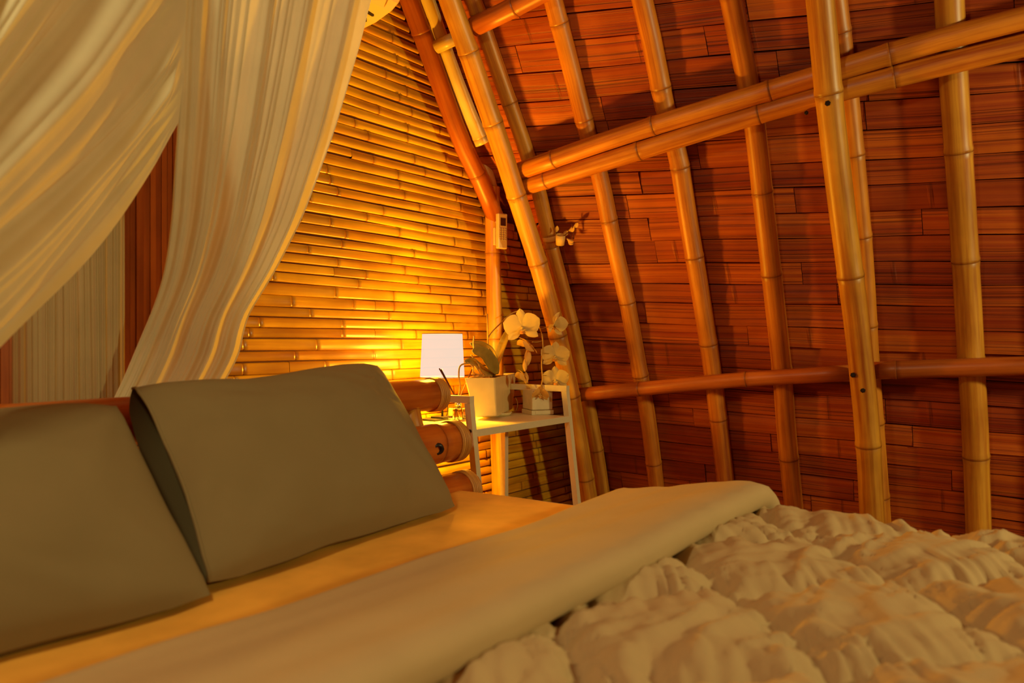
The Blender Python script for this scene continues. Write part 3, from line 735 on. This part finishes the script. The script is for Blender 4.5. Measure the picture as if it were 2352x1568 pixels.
h3, e3 = pole(1076, 1122, 1.46, .053, [.4, .9, 1.45])
h4, e4 = pole(1098, 1260, 1.42, .053, [.4, .9, 1.45])
kn = onY(1006, 1031, 1.455); V, Fc = lathe_data([(.017, -.006), (.017, .004), (.011, .006), (.007, -.002), (.0005, -.004)], kn, 12, up=(-.5, -.7, -.35)); mesh('knot', V, Fc, M['black'], h2)
for X in (.2, 1.0, 1.705):
    culm('headboard_post', [Vector((X, 1.585, CAMZ - .13)), Vector((X, 1.535, CAMZ - .30)), Vector((X, 1.475, CAMZ - .45)), Vector((X, 1.44, 0))], .030, M['culm'], bed, nodes=[.5])
V, Fc = box_data((-.10, -.66, .12), (1.72, 1.38, .33), .01); mesh('bed_base', V, Fc, M['culm_red'], bed, False)
for X in (-.04, 1.66):
    for Y in (-.6, 1.3): culm('leg', [Vector((X, Y, .13)), Vector((X, Y, 0))], .045, M['culm_red'], bed, nodes=[])
# canopy post behind the headboard at the left
pp = onY(6, 870, 1.50); o = culm('canopy_post', [Vector((pp.x, 1.66, 2.6)), Vector((pp.x, 1.66, 1.2)), Vector((pp.x, 1.66, 0))], .022, M['culm_red'], None); tag(o, 'thin reddish canopy post behind the headboard at the left edge', 'post')

def rounded_slab(x0_, x1_, y0_, y1_, z0_, z1_, r, nx, ny, top=None):
    """closed box with rounded sides: top surface height from top(x,y)"""
    V, Fc = box_data((x0_, y0_, z0_), (x1_, y1_, z1_), r); return V, Fc
def smooth01(t): t = min(max(t, 0), 1); return t * t * (3 - 2 * t)
MX0, MX1, MY0, MY1 = -.08, 1.725, -.64, 1.405
def mat_z(x_, y_):
    e = min(x_ - MX0, MX1 - x_, MY1 - y_, y_ - MY0); e = max(e, 0)
    r_ = .055
    dz = 0 if e >= r_ else -(r_ - math.sqrt(max(r_ * r_ - (r_ - e) ** 2, 0)))
    return BZ + dz + .004 * noise.noise(Vector((x_ * 4, y_ * 4, 1))) + .0025 * noise.noise(Vector((x_ * 14, y_ * 5, 4)))
def adapt(a, b_, n, e):                         # denser towards both ends
    out = []
    for i in range(n + 1):
        t = i / n; out.append(a + (b_ - a) * t)
    return sorted(set([a, a + e * .1, a + e * .3, a + e * .6, a + e, b_ - e, b_ - e * .6, b_ - e * .3, b_ - e * .1, b_] + [q for q in out if a + e < q < b_ - e]))
xs = adapt(MX0, MX1, 60, .055); ys = adapt(MY0, MY1, 60, .055)
V = [(x_, y_, mat_z(x_, y_)) for x_ in xs for y_ in ys]; ny = len(ys); nx = len(xs)
Fc = [(i * ny + j, (i + 1) * ny + j, (i + 1) * ny + j + 1, i * ny + j + 1) for i in range(nx - 1) for j in range(ny - 1)]
edge = [i * ny for i in range(nx)] + [(nx - 1) * ny + j for j in range(1, ny)] + [i * ny + ny - 1 for i in range(nx - 2, -1, -1)] + [j for j in range(ny - 2, 0, -1)]
b0 = len(V)
for e_ in edge: v = V[e_]; V.append((v[0], v[1], .33))
ne = len(edge)
for q in range(ne): Fc.append((edge[q], b0 + q, b0 + (q + 1) % ne, edge[(q + 1) % ne])[::-1])
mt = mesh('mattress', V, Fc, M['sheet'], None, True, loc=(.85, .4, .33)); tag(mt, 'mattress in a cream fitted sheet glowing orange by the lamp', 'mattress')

# quilted duvet: lower layer and turned-back top edge
def duvet_h(x_, y_):
    a = (x_ - y_ - .72) / .395; b_ = (x_ + y_ - 1.56) / .395
    fa = abs(a - round(a)) * .395; fb = abs(b_ - round(b_)) * .395        # distance to the seams
    m_ = min(fa, fb)
    puff = .030 * (1 - math.exp(-m_ / .03))
    # gathers: ridges square to the nearest seam, strongest near it
    nv = Vector((x_ * 6, y_ * 6, 2.)); wx = noise.noise(nv) * .05; wy = noise.noise(nv + Vector((9, 3, 0))) * .05
    ca = (x_ + y_) * .707 + wx; cb = (x_ - y_) * .707 + wy
    g = 0
    def gather(c_, e_, k_):                     # narrow valleys with soft ridges between
        n_ = noise.noise(Vector((c_ * 20, k_, e_ * 3))); n2_ = noise.noise(Vector((c_ * 46, k_ + 4, e_ * 6)))
        return -.016 * max(0, 1 - abs(n_) * 4.5) - .008 * max(0, 1 - abs(n2_) * 4) + .010 * n_
    g += math.exp(-fa / .085) * gather(ca, cb, 3.1) + math.exp(-fb / .085) * gather(cb, ca, 7.7)
    # long soft folds across the bed
    n1 = noise.noise(Vector((x_ * 3.2 + wx * 8, y_ * 17 + wy * 22, 5))); f1 = (1 - abs(n1) * 2.2)
    g += .010 * max(f1, -.3) + .007 * noise.noise(Vector((x_ * 7 + wy * 6, y_ * 24 + x_ * 5, 8)))
    return puff + g
DX1 = 1.80
def drape(x_, h):                               # follow the mattress top, then fall over its right side
    r_ = .075; s = x_ - (DX1 - r_)
    if s <= 0: return Vector((x_, 0, BZ + .012 + h)), 0
    a = s / r_
    if a < math.pi / 2: return Vector((DX1 - r_ + math.sin(a) * (r_ + h), 0, BZ + .012 - r_ + math.cos(a) * (r_ + h))), a
    return Vector((DX1 + h, 0, BZ + .012 - r_ - (s - r_ * math.pi / 2))), a
NX, NY = 360, 250
V = []
for i in range(NX + 1):
    x_ = -.12 + 2.20 * i / NX
    for j in range(NY + 1):
        y_ = -.62 + 1.48 * j / NY
        h = duvet_h(x_, y_) * (1 - .5 * smooth01((y_ - .62) / .1)); p, a = drape(x_, h + .006); V.append((p.x, y_, p.z))
Fc = [(i * (NY + 1) + j, (i + 1) * (NY + 1) + j, (i + 1) * (NY + 1) + j + 1, i * (NY + 1) + j + 1) for i in range(NX) for j in range(NY)]
du = mesh('duvet', V, Fc, M['linen'], None, True, loc=(.85, .1, BZ + .012)); tag(du, 'taupe quilted duvet with diamond stitching spread over the bed', 'duvet')
# cross-section of the turned-back edge, from the far side over the top to the rolled hem
def flap_top(y_, x_):
    t = (y_ - .565) / .335
    z_ = .020 + .045 * (1 - smooth01((t - .05) / .95)) 
    return z_ + .006 * noise.noise(Vector((x_ * 3.5, y_ * 9, 3))) + .004 * noise.noise(Vector((x_ * 2 + y_ * 12, y_ * 14, 6)))
sec = []
NS = 30
for i in range(NS + 1): sec.append(('t', .905 - (.905 - .585) * i / NS))
V = []; NXF = 150
hem = [(.570, .98), (.556, .90), (.547, .74), (.545, .52), (.550, .30), (.562, .14), (.580, .02)]
cols = 1 + NS + 1 + len(hem)
for i in range(NXF + 1):
    x_ = -.12 + 2.14 * i / NXF
    wob = .010 * noise.noise(Vector((x_ * 3, 1.5, 0))) + .012 * smooth01((x_ - 1.2) / .5)
    row_ = [(.915, .002)]
    for _, y_ in sec:
        e = smooth01((.905 - y_) / .03); row_.append((y_, .004 + (flap_top(y_, x_) - .004) * e))
    ht = flap_top(.585, x_)
    for y_, f_ in hem: row_.append((y_, ht * f_ + .0015 * math.sin(x_ * 60 + y_ * 200) * f_))
    for y_, h in row_:
        s = (.905 - y_) / .33
        p, a = drape(x_, h + .014); V.append((p.x, y_ + wob * s + .03 * smooth01((x_ - 1.3) / .5) * (1 - s), p.z))
nc = len(row_)
Fc = [(i * nc + j, i * nc + j + 1, (i + 1) * nc + j + 1, (i + 1) * nc + j) for i in range(NXF) for j in range(nc - 1)]
mesh('turned_back_edge', V, [f[::-1] for f in Fc], M['linen'], du)

# ------------------------------------------------------------------ pillows
def pillow(name, TL, TR, BRc, BL, H, mat, label, open_left=False, seed=0, sag=.022):
    TL, TR, BRc, BL = map(Vector, (TL, TR, BRc, BL)); base = (BL + BRc) / 2
    th = thing(name, base, label, 'pillow', 'pillows against the headboard')
    N = ((TR - TL).cross(BL - TL)).normalized()
    if N.dot(CAM - base) < 0: N = -N
    nu, nv = 56, 40; V = []
    def pt(a, b_, side):
        u = (a + 1) / 2; v = (b_ + 1) / 2
        # sides bow in a little between the corners
        ua = u + .018 * (1 - b_ * b_) * (-a if not (open_left and a < 0) else 0); vb = v + .016 * (1 - a * a) * (-b_) + .012 * noise.noise(Vector((a * 2.5, seed, b_)))
        rc_ = .022 * max(abs(a) - .8, 0) / .2 * max(abs(b_) - .8, 0) / .2; ua -= math.copysign(rc_ * .5, a); vb -= math.copysign(rc_, b_)
        p = TL.lerp(TR, ua).lerp(BL.lerp(BRc, ua), 1 - vb)
        ea = max(1 - abs(a) ** 2.4, 0); eb = max(1 - abs(b_) ** 2.2, 0)
        if open_left and a < 0: ea = max(1 - .80 * abs(a) ** 3.2, 0)
        f = (ea ** .55) * (eb ** .55)
        wr = .012 * noise.noise(Vector((a * 2.2 + seed, b_ * 2.2, seed))) * f
        for ca_, cb_ in ((1, 1), (-1, 1), (1, -1), (-1, -1)):       # creases running in from the corners
            r_ = math.hypot(a - ca_, (b_ - cb_) * .7); th_ = math.atan2((b_ - cb_) * .7, a - ca_)
            wr += .010 * math.exp(-((r_ - .45) / .3) ** 2) * noise.noise(Vector((th_ * 4.5 + seed, r_ * .8, ca_ * 3 + cb_ * 5 + seed))) * f
        wr += .007 * noise.noise(Vector((a * 3 + seed, b_ * 8 + a * 5, 2 + seed))) * f * (.35 + abs(b_) * .6)
        p = p + N * (side * (H * f) + wr * (side > 0))
        p.z -= sag * math.exp(-((a + .3) / .55) ** 2) * max(b_, 0) ** 3 if seed == 2 else 0
        return p
    for side in (1, -1):
        for i in range(nu + 1):
            for j in range(nv + 1): 
                a = -1 + 2 * i / nu; b_ = -1 + 2 * j / nv
                a = math.copysign(abs(a) ** .8, a); b_ = math.copysign(abs(b_) ** .8, b_); V.append(pt(a, b_, side))
    n0 = (nu + 1) * (nv + 1); Fc = []
    for q, off in ((0, 0), (1, n0)):
        for i in range(nu):
            for j in range(nv):
                f = (off + i * (nv + 1) + j, off + (i + 1) * (nv + 1) + j, off + (i + 1) * (nv + 1) + j + 1, off + i * (nv + 1) + j + 1); Fc.append(f if q == 0 else f[::-1])
    o = mesh('pillowcase', V, Fc, mat, th)
    if open_left:
        Vc = []; Fi = []                         # the cushion inside, set back in the open end of the case
        for i in range(9):
            for j in range(nv + 1):
                b_ = -1 + 2 * j / nv; b_ = math.copysign(abs(b_) ** .8, b_) * .96; s_ = -1 + 2 * i / 8
                f = max(1 - abs(b_) ** 3, 0) ** .6
                p = pt(-.90 + .1 * s_ * s_, b_, 0); Vc.append(p + N * (s_ * H * .62 * f))
        for i in range(8):
            for j in range(nv): Fi.append((i * (nv + 1) + j, (i + 1) * (nv + 1) + j, (i + 1) * (nv + 1) + j + 1, i * (nv + 1) + j + 1))
        mesh('inner_cushion', Vc, Fi, mat, th)
        hp = [pt(-1, -1 + 2 * j / 30, 1) + N * .001 for j in range(31)]
        tube('hem', hp, .0028, mat, th, 8)
    return th
Q = onY
pillow('pillow', Q(292, 880, 1.435), Q(868, 832, 1.475), Q(1052, 1166, 1.205), Q(473, 1352, 1.105), .095, M['pillow'], 'taupe pillow nearest the lamp, its pillowcase open at the left end', True, 2)
trc = Q(272, 920, 1.405); brc = Q(498, 1372, 1.075)
pillow('pillow', (.06, 1.40, trc.z - .028), trc, brc, (.05, 1.10, BZ + .012), .10, M['pillow'], 'taupe pillow at the left edge of the picture, leaning in front of the other', False, 5)

# ------------------------------------------------------------------ canopy curtains
def curtain(name, fn, nu, nv, folds, amp, mat, label, cat='curtain', seed=0, taper=0.):
    """fn(s,v): a point on the hanging sheet, s across the folds, v down; folds push it along its normal"""
    rc_ = random.Random(seed)
    comps = [(rc_.uniform(.8, 1.2) * folds * q, rc_.uniform(0, 6.28), w_) for q, w_ in ((.5, .6), (1., 1.), (2.1, .7), (4.3, .2))]
    V = []; G_ = [[fn(i / nu, j / nv) for j in range(nv + 1)] for i in range(nu + 1)]
    for i in range(nu + 1):
        for j in range(nv + 1):
            s = i / nu; v = j / nv; p = G_[i][j]
            du_ = G_[min(i + 1, nu)][j] - G_[max(i - 1, 0)][j]; dv_ = G_[i][min(j + 1, nv)] - G_[i][max(j - 1, 0)]
            n_ = du_.cross(dv_)
            n_ = n_.normalized() if n_.length > 1e-9 else Vector((0, -1, 0))
            if n_.dot(CAM - p) < 0: n_ = -n_
            w_ = s + .02 * noise.noise(Vector((s * 3, v * 2.5, seed))) 
            d_ = sum(a * (math.sqrt(math.sin(math.pi * f * w_ + ph + .5 * math.sin(2.2 * v + ph)) ** 2 + .015) - .5) for f, ph, a in comps)
            d_ += .35 * noise.noise(Vector((s * folds * 2.2, v * 2.2, seed + 3)))
            wd = min(du_.length * nu / 2 / .35, 1.0)
            if taper: wd *= smooth01(v / taper)
            V.append(p + n_ * (amp * wd * d_))
    Fc = [(i * (nv + 1) + j, (i + 1) * (nv + 1) + j, (i + 1) * (nv + 1) + j + 1, i * (nv + 1) + j + 1) for i in range(nu) for j in range(nv)]
    o = mesh(name, V, Fc, mat, None, True, loc=V[nv]); tag(o, label, cat, 'canopy curtains round the bed'); return o
def interp(tab, y_):
    for (a, *A), (b_, *B) in zip(tab[:-1], tab[1:]):
        if y_ <= b_: f = (y_ - a) / (b_ - a); return [p + (q - p) * f for p, q in zip(A, B)]
    return list(tab[-1][1:])
RT = [(-720, 445, 1030), (-330, 430, 930), (-150, 420, 882), (0, 413, 842), (100, 408, 818), (200, 405, 790), (300, 400, 762), (400, 394, 727), (500, 389, 690), (600, 377, 640), (650, 366, 612), (700, 350, 580), (745, 332, 557), (790, 312, 554), (840, 292, 535), (890, 270, 503), (960, 235, 470)]
def f_right(s, v):
    y_ = -720 + 1680 * v; l, r = interp(RT, y_)
    l2, r2 = interp(RT, min(y_ + 25, 960)); l3, r3 = interp(RT, max(y_ - 25, -720)); l = (l + l2 + l3) / 3; r = (r + r2 + r3) / 3
    return onY(l + (r - l) * s, y_, 1.60 + .16 * smooth01((v - .46) / .54))
curtain('canopy_curtain', f_right, 260, 90, 5, .020, M['net'], 'long pale curtain hanging in front of the slatted wall, lit yellow along its edge', seed=4)
def bez(a, b_, c_, t): return (a[0] * (1 - t) ** 2 + 2 * b_[0] * t * (1 - t) + c_[0] * t * t, a[1] * (1 - t) ** 2 + 2 * b_[1] * t * (1 - t) + c_[1] * t * t)
ST = [(0, 410, 282), (.12, 420, 190), (.28, 426, 50), (.42, 434, -330), (.55, 380, -560), (.75, 200, -640), (1., -120, -700)]
EN = [(0, -260, 1010), (.12, -260, 880), (.28, -260, 700), (.42, -260, 540), (.55, -260, 420), (.75, -260, 240), (1., -300, -120)]
def f_left(s, v):
    a = interp(ST, s); e = interp(EN, s)
    dx, dy = e[0] - a[0], e[1] - a[1]
    m_ = (a[0] + dx * .40, a[1] + dy * .60)
    x_, y_ = bez(a, m_, e, v)
    return onY(x_, y_, 1.53 - .36 * smooth01(v * .9 + .05))
curtain('canopy_curtain', f_left, 320, 80, 5.5, .030, M['net'], 'pale curtain swept aside in deep folds across the top left corner', seed=9, taper=.12)
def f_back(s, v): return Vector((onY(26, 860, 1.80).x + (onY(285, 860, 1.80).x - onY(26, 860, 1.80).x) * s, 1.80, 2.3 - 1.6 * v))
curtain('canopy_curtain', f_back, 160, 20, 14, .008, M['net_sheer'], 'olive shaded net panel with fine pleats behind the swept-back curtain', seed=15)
bl = thing('bamboo_blind', (onY(330, 700, 1.93).x, 1.93, 1.0), 'dark red blind of thin upright slats seen between the two curtains', 'blind')
X = onY(-60, 600, 1.94).x; Xe = onY(445, 600, 1.94).x; rb_ = random.Random(2)
while X < Xe:
    w_ = rb_.uniform(.012, .02); dpt = rb_.uniform(-.002, .003)
    V, Fc = box_data((X, 1.935 + dpt, .75), (X + w_ - .0012, 1.945, 2.35)); mesh('slat', V, Fc, M['culm_red'], bl, False, [(v[0] - X, v[2]) for v in V], [0.] * 8); X += w_

o = culm('canopy_rail', [Vector((-.35, 1.55, 2.46)), Vector((.5, 1.55, 2.47)), Vector((1.5, 1.58, 2.46))], .025, M['culm'], None); tag(o, 'bamboo canopy rail the bed curtains hang from, above the picture', 'rail')
